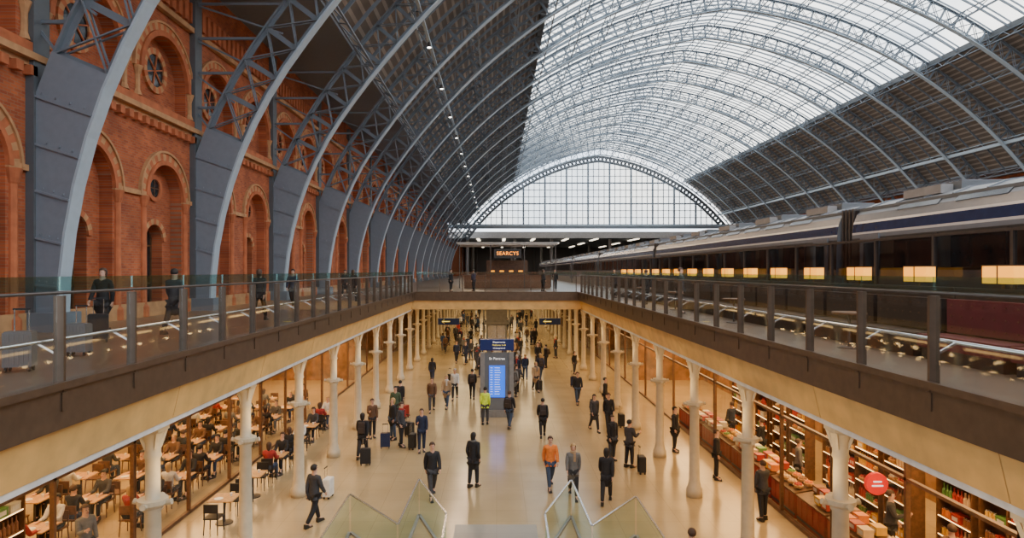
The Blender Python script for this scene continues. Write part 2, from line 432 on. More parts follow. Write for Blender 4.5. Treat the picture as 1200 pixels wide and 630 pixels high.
# ---------------------------------------------------------------- brick wall
MOD=4.47
def arch_face(mb,y0,y1,z0,z1,cy,r,spring,x,m,n=14,sill=None):
    if sill is None: sill=z0
    if sill>z0: mb.quad((x,y0,z0),(x,y1,z0),(x,y1,sill),(x,y0,sill),m)
    mb.quad((x,y0,sill),(x,cy-r,sill),(x,cy-r,z1),(x,y0,z1),m)
    mb.quad((x,cy+r,sill),(x,y1,sill),(x,y1,z1),(x,cy+r,z1),m)
    for i in range(n):
        a=pi-pi*i/n;b=pi-pi*(i+1)/n
        ya,za=cy+r*cos(a),spring+r*sin(a);yb,zb=cy+r*cos(b),spring+r*sin(b)
        mb.quad((x,ya,za),(x,yb,zb),(x,yb,z1),(x,ya,z1),m)
def reveal(mb,cy,r,spring,sill,x0,x1,m,n=14):
    pts=[(cy-r,sill)]+[(cy+r*cos(pi-pi*i/n),spring+r*sin(pi-pi*i/n)) for i in range(n+1)]+[(cy+r,sill)]
    for a,b in zip(pts[:-1],pts[1:]):
        mb.quad((x0,a[0],a[1]),(x0,b[0],b[1]),(x1,b[0],b[1]),(x1,a[0],a[1]),m)
    mb.quad((x0,cy-r,sill),(x1,cy-r,sill),(x1,cy+r,sill),(x0,cy+r,sill),'stone')
def ring(mb,cy,cz,r0,r1,x0,x1,m1,m2,n=16,full=False):
    tot=2*pi if full else pi
    for i in range(n):
        a=tot*i/n;b=tot*(i+1)/n; m=m1 if i%2==0 else m2
        p=[(x,cy+r*cos(t),cz+r*sin(t)) for x in (x0,x1) for (r,t) in ((r0,a),(r1,a),(r1,b),(r0,b))]
        mb.hexa(p,m)
Z=DK
wall=MB()
cen=[17+MOD*.5+MOD*k for k in range(-3,32)]
def brickbay(cy,wall):
    y0,y1=cy-MOD/2,cy+MOD/2
    arch_face(wall,y0,y1,Z,Z+7.1,cy,1.25,Z+4.25,XW,'brick'); reveal(wall,cy,1.25,Z+4.25,Z,XW,XW-.42,'brick')
    arch_face(wall,cy-1.3,cy+1.3,Z,Z+5.7,cy,.62,Z+2.7,XW-.42,'brick',10); reveal(wall,cy,.62,Z+2.7,Z,XW-.42,XW-.9,'brick',10)
    arch_face(wall,y0,y1,Z+7.1,HW,cy,1.6,Z+8.6,XW,'brick',sill=Z+7.6); reveal(wall,cy,1.6,Z+8.6,Z+7.6,XW,XW-.42,'brick')
    wall.quad((XW-.42,cy-1.7,Z+7.5),(XW-.42,cy+1.7,Z+7.5),(XW-.42,cy+1.7,Z+10.3),(XW-.42,cy-1.7,Z+10.3),'brick')
for cy in cen: brickbay(cy,wall)
struct('wall_left',wall)
tb=MB()
ring(tb,0,Z+4.25,1.25,1.4,XW,XW+.12,'redstone','redstone',18)
ring(tb,0,Z+4.25,1.4,1.68,XW,XW+.06,'stone','redstone',24)
ring(tb,0,Z+4.25,1.68,1.76,XW,XW+.12,'stone','stone',24)
ring(tb,0,Z+8.6,1.6,1.8,XW,XW+.14,'redstone','redstone',18)
ring(tb,0,Z+8.6,1.8,2.05,XW,XW+.07,'stone','redstone',30)
ring(tb,0,Z+8.6,2.05,2.13,XW,XW+.12,'stone','stone',30)
ring(tb,0,Z+4.65,.34,.5,XW-.42,XW-.34,'redstone','redstone',16,True)
ring(tb,0,Z+9.0,.6,.82,XW-.42,XW-.32,'stone','redstone',24,True)
ring(tb,0,Z+2.7,.62,.82,XW-.42,XW-.35,'redstone','stone',13)
for sg in (-1,1):
    tb.lathe([(.2,Z),(.2,Z+.35),(.12,Z+.45),(.11,Z+3.8),(.14,Z+3.85),(.2,Z+4.1),(.22,Z+4.2)],'redstone',10,(XW+.02,sg*1.47))
    tb.lathe([(.17,Z+7.6),(.1,Z+7.8),(.1,Z+8.3),(.2,Z+8.6)],'stone',8,(XW+.02,sg*1.85))
    tb.box(XW-.02,XW+.1,min(sg*1.25,sg*MOD/2),max(sg*1.25,sg*MOD/2),Z+4.2,Z+4.36,'stone')
tb.box(XW,XW+.10,-MOD/2,MOD/2,Z+6.95,Z+7.1,'stone'); tb.box(XW,XW+.28,-MOD/2,MOD/2,Z+7.1,Z+7.28,'stone')
tb.box(XW,XW+.2,-MOD/2,MOD/2,Z+7.28,Z+7.55,'redstone')
tb.box(XW,XW+.2,-MOD/2,MOD/2,Z+11.1,Z+11.3,'stone')
for k in range(9):
    tb.box(XW,XW+.22,-MOD/2+k*MOD/9+.1,-MOD/2+k*MOD/9+.35,Z+6.7,Z+6.95,'redstone')
    tb.box(XW,XW+.12,-MOD/2+k*MOD/9+.1,-MOD/2+k*MOD/9+.38,Z+11.5,Z+12.3,'redstone')
tb.box(XW,XW+.12,-MOD/2,MOD/2,Z,Z+.5,'stone')
tbm=tb.mesh('bay_trim')
wb=MB()
wb.box(XW-.9,XW-.85,-.62,.62,Z,Z+3.35,'window')
for k in (-.6,0,.55): wb.box(XW-.86,XW-.8,k,k+.05,Z,Z+3.3,'wood')
for k in (0,1.1,2.5): wb.box(XW-.86,XW-.8,-.6,.6,Z+k,Z+k+.07,'wood')
ob=MB(); ob.cyl((XW-.43,0,Z+4.65),(XW-.39,0,Z+4.65),.36,.36,'window',16)
ob.beam((XW-.38,-.34,Z+4.65),(XW-.38,.34,Z+4.65),.03,.03,'wood');ob.beam((XW-.38,0,Z+4.3),(XW-.38,0,Z+4.99),.03,.03,'wood')
ub=MB(); ub.cyl((XW-.43,0,Z+9.0),(XW-.38,0,Z+9.0),.62,.62,'window',20)
for k in range(3):
    a=k*pi/3+.3; ub.beam((XW-.36,-.6*cos(a),Z+9-.6*sin(a)),(XW-.36,.6*cos(a),Z+9+.6*sin(a)),.04,.04,'redstone')
wbm,obm,ubm=wb.mesh('w1'),ob.mesh('w2'),ub.mesh('w3')
k=3
for cy in cen:
    for nm,me in (('trim',tbm),('window',wbm),('window',obm),('window',ubm)):
        o=link('%s_%d'%(nm,k),me,loc=(0,cy,0)); o['kind']='structure'; k+=1
mb=MB(); mb.box(XWR,XWR+.6,-22,YEND,DK,HW,'brick'); struct('wall_right',mb)
# ---------------------------------------------------------------- decks
def slab(name,x0,x1,y0,y1,z0,z1,m):
    mb=MB(); mb.box(x0,x1,y0,y1,z0,z1,m); return struct(name,mb)
slab('wall_front_upper',XW-1,XWR+1,-22.6,-22,5.3,DK+12,'redstone')
slab('floor',-20,20,-8,178,-.2,0,'floor')
slab('floor',XW-1.1,-6.0,-22,46,5.3,DK,'deck')
slab('floor',6.0,66,-22,46,5.3,DK,'deck')
slab('floor',XW-1.1,66,46.0,262,5.3,DK,'deck')
slab('floor',-6,6,-22,.2,5.3,DK,'deck')
slab('wall_front',-20,20,-8.2,-8,0,5.3,'warmwall')
slab('wall_undercroft_end',-20,20,150,150.3,0,5.3,'cream')
slab('wall_shop_left',-17.2,-17,-8,150,0,5.3,'warmwall')
slab('wall_shop_right',14,14.2,-8,150,0,5.3,'warmwall')
slab('ceiling',-17,-6.7,-6,150,4.62,5.3,'soffit'); slab('ceiling',6.7,14,-6,150,4.62,5.3,'soffit')
slab('ceiling',-6.7,6.7,46.5,150,4.7,5.3,'soffit')
for sg in (-1,1):
    mb=MB(); xs_=sorted((sg*5.88,sg*6.0)); mb.box(xs_[0],xs_[1],-6,46,5.26,5.86,'bronze')
    mb.box(min(sg*5.82,sg*5.9),max(sg*5.82,sg*5.9),-6,45.9,5.80,5.90,'bronze'); struct('trim_%d'%(200+sg),mb)
    mb=MB()
    y=-5.78
    while y<46:
        y2=min(y+MOD-.02,46)
        a=[(sg*5.97,y,5.26),(sg*6.7,y,5.26),(sg*6.7,y2,5.26),(sg*5.97,y2,5.26)]
        b=[(sg*6.12,y,4.62),(sg*6.7,y,4.62),(sg*6.7,y2,4.62),(sg*6.12,y2,4.62)]
        mb.hexa(b+a,'gold'); y+=MOD
    mb.box(min(sg*6.05,sg*6.7),max(sg*6.05,sg*6.7),-6,46,5.1,5.27,'gold')
    mb.box(min(sg*6.14,sg*7.0),max(sg*6.14,sg*7.0),-6,46,4.52,4.618,'white')
    struct('trim_%d'%(210+sg),mb)
mb=MB(); mb.box(-5.88,5.88,45.88,46,5.26,5.9,'bronze'); struct('trim_220',mb)
mb=MB(); mb.box(-6.1,6.1,46.02,46.5,4.62,5.26,'gold'); struct('trim_221',mb)

# columns
cs=MB(); cs.lathe([(.26,0),(.26,.25),(.21,.32),(.19,.45),(.17,.5),(.145,2.85),(.18,2.9),(.18,2.97),(.135,3.0),(.13,3.85),(.16,3.9),(.14,3.96),(.14,4.15),(.18,4.32),(.20,4.38)],'cream',20)
cc=MB(); cc.box(-.21,.21,-.21,.21,4.38,4.45,'cream'); cc.box(-.17,.17,-.22,.22,4.45,4.52,'cream')
for a in range(4):
    t=a*pi/2+pi/4; cc.beam((.13*cos(t),.13*sin(t),4.05),(.24*cos(t),.24*sin(t),4.38),.04,.05,'cream')
cr=MB(); cr.lathe([(.15,2.94),(.24,2.98),(.27,3.02),(.27,3.1),(.15,3.1)],'cream',20)
for a in range(4):
    t=a*pi/2; cr.cyl((.18*cos(t),.18*sin(t),3.0),(.36*cos(t),.36*sin(t),3.05),.04,.06,'cream',8)
COLP=Proto('column',[('shaft',cs.mesh('col_shaft',True)),('capital',cc.mesh('col_cap')),('uplight_ring',cr.mesh('col_ring'))])
for sg in (-1,1):
    for k in range(-1,24):
        y=12.1+MOD*k
        COLP.put('cream painted cast-iron column with small capital and lamp ring','column',(sg*6.5,y,0),group='cast-iron columns along the concourse')
        if y<46:
            ld=bpy.data.lights.new('uplight','AREA'); ld.energy=13; ld.color=(1,.64,.24); ld.shape='RECTANGLE'; ld.size=.25; ld.size_y=1.2
            l=link('uplight',ld,loc=(sg*5.9,y,3.35),rot=(0,radians(-sg*160),0))
            l['label']='warm uplight on the column ring'; l['category']='lamp'

# balustrades
gp=MB(); gp.box(-.008,.008,-.80,.80,.08,1.33,'glass')
gt=MB(); gt.box(-.012,.012,-.855,.855,1.33,1.52,'greenglass')
PAN=Proto('glass_balustrade_panel',[('glass_pane',gp.mesh('pane')),('glass_top_strip',gt.mesh('top_strip'))])
po=MB(); po.box(-.08,.06,-.025,.025,-.28,1.26,'bronze'); po.box(-.10,.07,-.06,.06,-.30,-.05,'bronze')
pb_=MB(); pb_.beam((-.07,0,.48),(-.32,0,.62),.03,.03,'steel')
POST=Proto('balustrade_post',[('post',po.mesh('post')),('handrail_bracket',pb_.mesh('bracket'))])
for sg in (-1,1):
    rz=pi if sg>0 else 0
    for k in range(-1,23):
        y=8.7+1.72*k
        if y>45.6: break
        POST.put('dark bronze flat balustrade post bolted to the deck edge','post',(sg*5.93,y,DK),rz,group='balustrade posts')
        if y+1.72<46: PAN.put('clear glass balustrade panel with green tinted top strip','glass panel',(sg*5.94,y+.86,DK),0,group='glass balustrade panels')
    mb=MB(); mb.cyl((sg*6.26,5,DK+.62),(sg*6.26,45.9,DK+.62),.028,.028,'steel',8)
    thing('handrail','slim stainless steel handrail running along the glass balustrade','handrail',data=mb.mesh('hr',True))
    mb=MB(); mb.cyl((sg*5.94,5,DK+1.30),(sg*5.94,45.9,DK+1.30),.022,.022,'darksteel',8)
    thing('top_rail','dark metal rail along the top of the glass balustrade','handrail',data=mb.mesh('tr',True))
for k in range(8):
    x=-5.7+1.63*k
    POST.put('dark bronze flat balustrade post on the cross bridge','post',(x,45.93,DK),pi/2*3,group='balustrade posts')
    if k<7:
        PAN.put('clear glass balustrade panel with green tinted top strip','glass panel',(x+.815,45.94,DK),pi/2,group='glass balustrade panels')

# zig-zag glass screens on the lower floor
def zig(pts):
    for a,b in zip(pts[:-1],pts[1:]):
        a=Vector((a[0],a[1],0));b=Vector((b[0],b[1],0)); mid=(a+b)/2; d=b-a; L=d.length-.1; ang=math.atan2(d.y,d.x)
        g=MB(); g.quad((-L/2+.02,0,.05),(L/2-.02,0,.05),(L/2-.02,0,1.08),(-L/2+.02,0,1.08),'screenglass')
        r=MB(); r.box(-L/2,L/2,-.025,.025,1.08,1.115,'steel')
        f=MB(); f.box(-L/2+.02,L/2-.02,-.04,.04,0,.05,'grey')
        e=thing('glass_screen','green tinted glass screen with steel top rail, folded in zigzag','glass screen',mid,ang,group='zigzag glass screens')
        link('glass_pane',g.mesh('zg'),e); link('top_rail',r.mesh('zr'),e); link('floor_shoe',f.mesh('zf'),e)
zig([(-4.15,13.2),(-4.15,18.1),(-2.45,15.9),(-2.35,19.4),(-1.3,16.6),(-1.25,13.2)])
zig([(4.0,13.2),(3.9,17.9),(2.35,15.8),(2.25,19.3),(1.25,16.6),(1.2,13.2)])
slab('floor_landing',-1.2,1.15,10,18.6,0.002,.03,'landing')
slab('floor_landing',-4.1,-1.3,10,16.2,0.002,.02,'grey')
slab('floor_landing',1.25,3.95,10,16.2,0.002,.02,'grey')

# ---------------------------------------------------------------- information totem and lift
e=thing('information_totem','grey free-standing departures totem with navy header and lit screen','information sign',(.02,32.5,0))
b=MB(); b.box(-.85,.85,-.18,.22,0,.35,'grey'); b.box(-.85,-.62,-.15,.2,.35,3.25,'grey'); b.box(.62,.85,-.15,.2,.35,3.25,'grey'); b.box(-.62,.62,-.08,.18,.35,3.25,'silver'); b.box(-.5,-.3,-.05,.1,3.25,3.38,'grey'); b.box(.3,.5,-.05,.1,3.25,3.38,'grey')
link('body',b.mesh('tb'),e)
b=MB(); b.box(-.85,.85,-.22,.22,3.38,3.92,'blue'); h=link('header',b.mesh('th'),e)
b=MB(); b.box(-.4,.4,-.12,-.08,1.0,2.6,'screen'); h2=link('screen',b.mesh('ts'),e)
for k in range(12):
    t=MB(); z=2.5-k*.12; t.box(-.34,-.22,-.13,-.12,z-.02,z,'signwhite'); t.box(-.12,.1+.1*random.random(),-.13,-.12,z-.02,z,'signwhite'); link('timetable_line',t.mesh('l'),h2)
text('Departures',.12,h,(.1,-.225,3.80),(pi/2,0,0),'signwhite'); text('Platforms 5-10',.10,h,(.1,-.225,3.65),(pi/2,0,0),'signyellow'); text('Underground',.10,h,(.1,-.225,3.50),(pi/2,0,0),'signwhite')
text('St Pancras',.17,e,(0,-.09,2.95),(pi/2,0,0),'signwhite')
e=thing('lift_shaft','pale grey framed glass lift shaft standing in the concourse','lift',(0,62,0))
b=MB()
for x in (-1.3,1.2):
    for y in (-1.2,1.1): b.box(x,x+.1,y,y+.1,0,4.69,'grey')
for z in (0,2.3,4.3):
    b.box(-1.3,1.3,-1.2,-1.1,z,z+.2,'grey'); b.box(-1.3,1.3,1.1,1.2,z,z+.2,'grey'); b.box(-1.3,-1.2,-1.2,1.2,z,z+.2,'grey'); b.box(1.2,1.3,-1.2,1.2,z,z+.2,'grey')
link('frame',b.mesh('lf'),e)
b=MB(); b.box(-1.0,1.0,-.9,.9,.05,4.6,'grey'); link('lift_car',b.mesh('lc'),e)
b=MB(); b.box(-.02,.02,-1.0,-.98,.1,2.2,'darksteel'); b.box(-.8,.8,-.93,-.9,.1,2.2,'steel'); link('door',b.mesh('ldr'),e)
# hanging signs
for x,y,w in ((-3.6,48,1.6),(4.0,48,1.6)):
    e=thing('hanging_sign','dark blue direction sign hanging from the ceiling on thin rods','sign',(x,y,0))
    b=MB(); b.box(-w/2,w/2,-.06,.06,3.35,3.85,'navy'); link('sign_board',b.mesh('hb'),e)
    for rx in (-w/2+.2,w/2-.2):
        b=MB(); b.cyl((rx,0,3.85),(rx,0,4.7),.02,.02,'steel',6); link('hanger_rod',b.mesh('hr'),e)
    b=MB(); b.box(-w/2+.35,-w/2+.9,-.07,-.06,3.57,3.63,'signyellow'); b.beam((-w/2+.3,-.065,3.6),(-w/2+.5,-.065,3.75),.01,.06,'signyellow',up=(0,1,0)); b.beam((-w/2+.3,-.065,3.6),(-w/2+.5,-.065,3.45),.01,.06,'signyellow',up=(0,1,0)); link('arrow',b.mesh('ar'),e)

# ---------------------------------------------------------------- bar on the bridge deck
e=thing('bar_kiosk','bar pavilion with pale flat canopy and small orange sign','bar',(1.0,60,DK))
b=MB(); b.box(-4.6,4.6,-1.5,4,3.98,4.15,'palegrey'); b.box(-4.7,4.7,-1.6,4.1,4.15,4.2,'white'); link('canopy',b.mesh('kc'),e)
for x in (-4.4,-1.55,1.55,4.4):
    for y in (-1.22,3.68):
        b=MB(); b.box(x-.04,x+.04,y-.04,y+.04,0,3.98,'darksteel'); link('post',b.mesh('kf'),e)
b=MB(); b.box(-4.0,4.0,-.8,-.2,0,1.15,'wood'); b.box(-4.1,4.1,-.9,-.1,1.15,1.2,'wood'); link('counter',b.mesh('kk'),e)
b=MB(); b.box(-1.25,1.25,-1.62,-1.5,2.75,3.6,'black'); sb=link('sign_board',b.mesh('ks'),e)
text('SEARCYS',.46,sb,(0,-1.64,3.17),(pi/2,0,0),'orange_sign')
b=MB(); b.box(-2.0,2.0,1.6,2.0,0,2.6,'wood')
for k in range(4): b.box(-1.6+k*.9,-1.2+k*.9,1.52,1.6,1.5,1.62,'lampgold')
link('back_bar',b.mesh('kb'),e)

# ---------------------------------------------------------------- trains
def coach_mesh():
    Lc=21.6
    prof=[(-1.36,0,'grey'),(-1.42,.85,'navy'),(-1.43,1.05,'silver'),(-1.43,1.62,'black'),(-1.40,2.50,'silver'),(-1.395,2.60,'trainwhite'),(-1.39,2.66,'navy'),(-1.36,2.90,'trainwhite'),(-1.345,2.96,'silver'),(-1.27,3.16,'trainroof'),(-1.1,3.34,'trainroof'),(-.7,3.5,'trainroof'),(-.3,3.56,'trainroof'),(0,3.58,'trainroof')]
    full=[(x,z) for x,z,m in prof]+[(-x,z) for x,z,m in prof[::-1][1:]]
    ms=[m for x,z,m in prof[:-1]]; ms=ms+ms[::-1]
    mb=MB(); n=len(full)
    for i in range(n-1):
        a=full[i];b=full[i+1]
        mb.quad((a[0],0,a[1]),(a[0],Lc,a[1]),(b[0],Lc,b[1]),(b[0],0,b[1]),ms[i])
    for y in (0,Lc):
        i=len(mb.v); mb.v+=[(p[0],y,p[1]) for p in full]; mb.f.append(tuple(range(i,i+n))); mb.m.append(mb.mi('silver'))
    for k in range(21):
        y=.5+k*1.03
        for a,b in zip(full[10:],full[11:]):
            if b[0]>1.1: break
            mb.beam((a[0],y,a[1]+.01),(b[0],y,b[1]+.01),.05,.05,'silver',up=(0,0,1))
    mb.box(-1.19,-1.14,0,Lc,3.26,3.34,'irondark')
    return mb.mesh('coach_body')
cbm=coach_mesh()
w=MB(); w.box(-.02,.02,-.80,.80,-.03,.79,'black'); w.box(-.03,-.02,-.76,.76,0,.76,'window'); wm=w.mesh('cw')
d=MB(); d.box(-.02,.02,-.42,.42,-1.0,1.0,'silver'); d.box(-.03,-.02,-.25,.25,.1,.75,'window'); dm=d.mesh('cd')
v=MB(); v.box(-.55,.55,-.9,.9,0,.22,'irondark')
for k in range(8): v.box(-.5,.5,-.85+k*.22,-.75+k*.22,.22,.25,'silver')
v.box(-.9,-.6,-.7,.7,-.05,.16,'grey')
vm=v.mesh('cv')
sl=MB(); sl.hexa([(-.03,-.75,0),(.0,-.75,0),(0,.75,0),(-.03,.75,0),(.15,-.75,.20),(.18,-.75,.20),(.18,.75,.20),(.15,.75,.20)],'window'); slm=sl.mesh('slot')
go=MB(); go.box(-1.25,1.25,0,.8,.1,3.3,'black')
for k in range(4): go.box(-1.3,1.3,.1+k*.18,.18+k*.18,.08,3.36,'darksteel')
gom=go.mesh('gang')
for k in range(7):
    y=-3.5+22.4*k
    e=thing('train_coach','silver and navy high-speed train coach standing at the platform','train',(11.45,y,DK),group='coaches of the high-speed train')
    link('body_shell',cbm,e)
    for j in range(9): link('window',wm,e,(-1.42,2.7+j*2.02,1.68))
    for yy in (.9,20.7): link('door',dm,e,(-1.43,yy,1.6))
    for j in range(5): link('roof_vent',vm,e,(0,2.2+j*4.3,3.50))
    for j in range(9): link('roof_slot',slm,e,(-1.27,2.6+j*2.05,3.15))
    link('gangway_bellows',gom,e,(0,21.6,0))

tg=MB(); tg.quad((0,-1.03,.05),(0,1.05,.05),(0,1.05,2.35),(0,-1.03,2.35),'tint'); tp=MB(); tp.box(-.04,.04,-1.1,-1.03,0,2.4,'darksteel'); tt=MB(); tt.box(-.04,.04,-1.03,1.05,2.35,2.41,'darksteel')
TS=Proto('wind_screen',[('glass_pane',tg.mesh('tg')),('post',tp.mesh('tp')),('top_rail',tt.mesh('tt'))])
pa=MB(); pa.box(-.05,.05,-1.06,1.06,0,1.25,'leather'); pa.box(-.07,.07,-1.06,1.06,1.25,1.29,'darksteel'); pam=pa.mesh('pa')
sh=MB(); sh.box(-.1,.1,-.34,.34,.09,.39,'lampgold'); sd=MB(); sd.box(-.02,.02,-.02,.02,-.0,.1,'bronze'); sd.box(-.11,.11,-.35,.35,.39,.41,'bronze'); sd.box(-.11,-.10,-.01,.01,.09,.39,'bronze')
LP=Proto('box_lamp',[('lamp_shade',sh.mesh('ls')),('lamp_stand',sd.mesh('lb'))])
def bench(col,but):
    bs=MB(); bs.box(-.45,.2,-1.0,1.0,.22,.45,col)
    bb=MB()
    for i in range(8):
        for j in range(3):
            y=-1+i*.25; z=.48+j*.2
            bb.hexa([(.1,y,z),(.28,y,z),(.28,y+.25,z),(.1,y+.25,z),(.1,y,z+.2),(.28,y,z+.2),(.28,y+.25,z+.2),(.1,y+.25,z+.2)],col)
            bb.box(.085,.1,y+.115,y+.135,z+.09,z+.11,but)
    bl=MB(); bl.box(-.4,.2,-.95,.95,0,.22,'black')
    return Proto('banquette',[('seat',bs.mesh('bs')),('backrest',bb.mesh('bb')),('plinth',bl.mesh('bl'))])
BQ=bench('burgundy','wood'); BQ2=bench('leather','wood')
t1=MB(); t1.lathe([(.32,.70),(.33,.71),(.33,.74),(.32,.75)],'wood',20); t2=MB(); t2.lathe([(.22,0),(.22,.02),(.03,.04),(.03,.7)],'darksteel',14)
RT=Proto('round_table',[('table_top',t1.mesh('t1')),('pedestal',t2.mesh('t2'))])
for k in range(19):
    y=6.5+2.15*k
    if y>44.5: break
    TS.put('tall dark tinted glass wind screen beside the train platform','glass screen',(9.6,y,DK),group='tinted wind screens')
    thing('bar_partition','low dark partition behind the bar seating','partition',(8.55,y,DK),data=pam,group='bar partitions')
    LP.put('glowing amber box lamp on top of the bar partition','lamp',(8.55,y,DK+1.29),group='amber box lamps')
    if k<3: BQ.put('buttoned burgundy velvet banquette against the partition','seat',(8.2,y,DK),group='bar banquettes')
    else: BQ2.put('dark leather banquette against the partition','seat',(8.2,y,DK),group='bar banquettes')
    if k%3==0: RT.put('small round dark bar table on a steel pedestal','table',(7.3,y+.3,DK),group='round bar tables')

# ---------------------------------------------------------------- shops
def shopfront(sg,x,y0,y1,glazed):
    e=thing('shop_front','brown framed shop front with header panel facing the concourse','shop front',(sg*x,y0,0),group='shop fronts')
    W=y1-y0; nn=6
    if glazed:
        f=MB()
        for i in range(nn+1):
            if i in (1,3,5): continue
            yy=W*i/nn; f.box(-.05,.05,max(0,yy-.04),min(W,yy+.04),0,3.75,'wood')
        f.box(-.05,.05,0,W,2.95,3.02,'wood'); f.box(-.05,.05,0,W,0,.1,'wood')
        link('frame',f.mesh('sf'),e)
    else:
        for yy in (.06,W/2,W-.06):
            f=MB(); f.box(-.06,.06,yy-.05,yy+.05,0,3.75,'wood'); link('post',f.mesh('sf'),e)
    h=MB(); h.box(-.1,.1,0,W,3.75,4.5,'wood')
    link('header',h.mesh('sh'),e)
    h=MB(); h.box(sg*-.14 if sg>0 else .1,sg*-.1 if sg>0 else .14,.3,W-.3,3.8,3.92,'lampstrip'); link('light_strip',h.mesh('shl'),e)
    if glazed:
        for i in (0,4):
            g=MB(); a,b=W*i/nn+.05,W*(i+2)/nn-.05; g.quad((0,a,.1),(0,b,.1),(0,b,2.95),(0,a,2.95),'shopglass'); link('glass_pane',g.mesh('sg'),e)
for k in range(-1,10):
    y0=7.63+8.94*k
    shopfront(-1,9.4,y0,y0+8.9,True); shopfront(1,8.7,y0,y0+8.9,True)
for sg,xa,xb in ((-1,9.6,17),(1,9.6,14)):
    for k in (-1,4,6,8):
        y0=7.63+8.94*k
        slab('wall_partition',min(sg*xa,sg*xb),max(sg*xa,sg*xb),y0-.08,y0+.02,0,4.6,'warmwall')
ps=MB(); ps.lathe([(.02,.22),(.06,.2),(.2,.0),(.21,-.02)],'darksteel',12); pbm=MB(); pbm.lathe([(.03,-.14),(.11,-.08),(.12,0),(.06,.06)],'lampwarm',10); pc=MB(); pc.cyl((0,0,.2),(0,0,1.4),.01,.01,'black',5)
PEN=Proto('pendant_lamp',[('lamp_shade',ps.mesh('ps')),('bulb',pbm.mesh('pbm')),('cord',pc.mesh('pc'))])
for k in range(26):
    y=9+1.6*k
    for j,x in enumerate((-10.0,-11.4,-12.8,-14.4)):
        PEN.put('warm glowing pendant lamp over the cafe tables','lamp',(x,y+(.7 if j%2 else 0),2.6 if j%2 else 3.0),group='pendant lamps in the shops')
    PEN.put('warm glowing pendant lamp over the market stall','lamp',(10.1,y,3.0),group='pendant lamps in the shops')
def area(name,loc,sx,sy,en,col,rot=(0,0,0)):
    ld=bpy.data.lights.new(name,'AREA'); ld.shape='RECTANGLE'; ld.size=sx; ld.size_y=sy; ld.energy=en; ld.color=col
    l=link(name,ld,loc=loc,rot=rot); l['label']='added area light without a fixture'; l['category']='lamp'; return l
for k in range(5):
    y=12+8.94*k
    area('fill_light',(-12.5,y,4.5),4,7,680,(1,.56,.20)); area('fill_light',(11,y,4.5),3.0,7,680,(1,.58,.22))  # added fill to brighten the shops, no light fixtures modelled
    area('fill_light',(-8,y,4.45),1.0,7,50,(1,.66,.32)); area('fill_light',(7.8,y,4.45),1.0,7,50,(1,.66,.32))  # weaker added fill over the aisles, also without fixtures
for k in range(6):
    area('fill_light',(0,52+15*k,4.6),10,10,820,(1,.72,.36))  # added fill standing in for daylight from an open well past the bridge
for k in range(8):
    y=14+18*k
    area('wall_fill_light',(pl[0],y,pl[1]-.6),2,3,1300,(1,.68,.42),rot=(0,radians(-52),0))  # added warm fill aimed at the brick wall, separate from the modelled spotlights

def chair_proto(m):
    a=MB(); a.box(-.21,.21,-.21,.21,.43,.47,m); b=MB()
    b.box(-.2,.2,.18,.215,.62,.86,m); b.box(-.2,-.17,.18,.21,.45,.86,m); b.box(.17,.2,.18,.21,.45,.86,m)
    ps=[('seat',a.mesh('cs')),('backrest',b.mesh('cb'))]
    for x in (-.18,.18):
        for y in (-.18,.18):
            l=MB(); l.cyl((x,y,.44),(x*1.1,y*1.15,0),.018,.014,m,6); ps.append(('leg',l.mesh('cl')))
    return Proto('cafe_chair',ps)
CH1=chair_proto('wood'); CH2=chair_proto('black')
a=MB(); a.box(-.36,.36,-.36,.36,.72,.75,'lightwood'); b=MB(); b.lathe([(.25,0),(.25,.02),(.035,.04),(.03,.72)],'darksteel',12)
TB=Proto('cafe_table',[('table_top',a.mesh('tt1')),('pedestal',b.mesh('tp1'))])
M['china']=mat('white_china',(.75,.74,.70),.3)
p1=MB(); p1.lathe([(.12,.75),(.13,.77),(.125,.765)],'china',14); platem=p1.mesh('plate')
c1=MB(); c1.lathe([(.03,.75),(.04,.84),(.035,.84)],'china',10); cupm=c1.mesh('cup')
sf=MB(); sf.box(-.02,.34,-.62,-.58,0,2.6,'wood'); sf.box(-.02,.34,.58,.62,0,2.6,'wood'); sf.box(.32,.34,-.6,.6,0,2.6,'wood'); sf.box(-.02,.34,-.6,.6,2.56,2.6,'wood')
sfm=sf.mesh('shelf_frame'); sbm=MB(); sbm.box(0,.32,-.58,.58,-.02,.01,'lightwood'); sbm.box(-.005,0,-.58,.58,-.01,.01,'lampstrip'); sbm=sbm.mesh('shelf_board')
sll=MB(); sll.box(-.06,-.02,-.55,.55,2.5,2.56,'lampstrip'); sll=sll.mesh('shelf_light')
pm_={}
COLS=[('red',(.5,.03,.02)),('red',(.42,.04,.03)),('yellow',(.75,.45,.05)),('green',(.12,.28,.07)),('white',(.65,.6,.5)),('orange',(.75,.22,.03)),('cream',(.7,.5,.28)),('brown',(.28,.12,.05))]
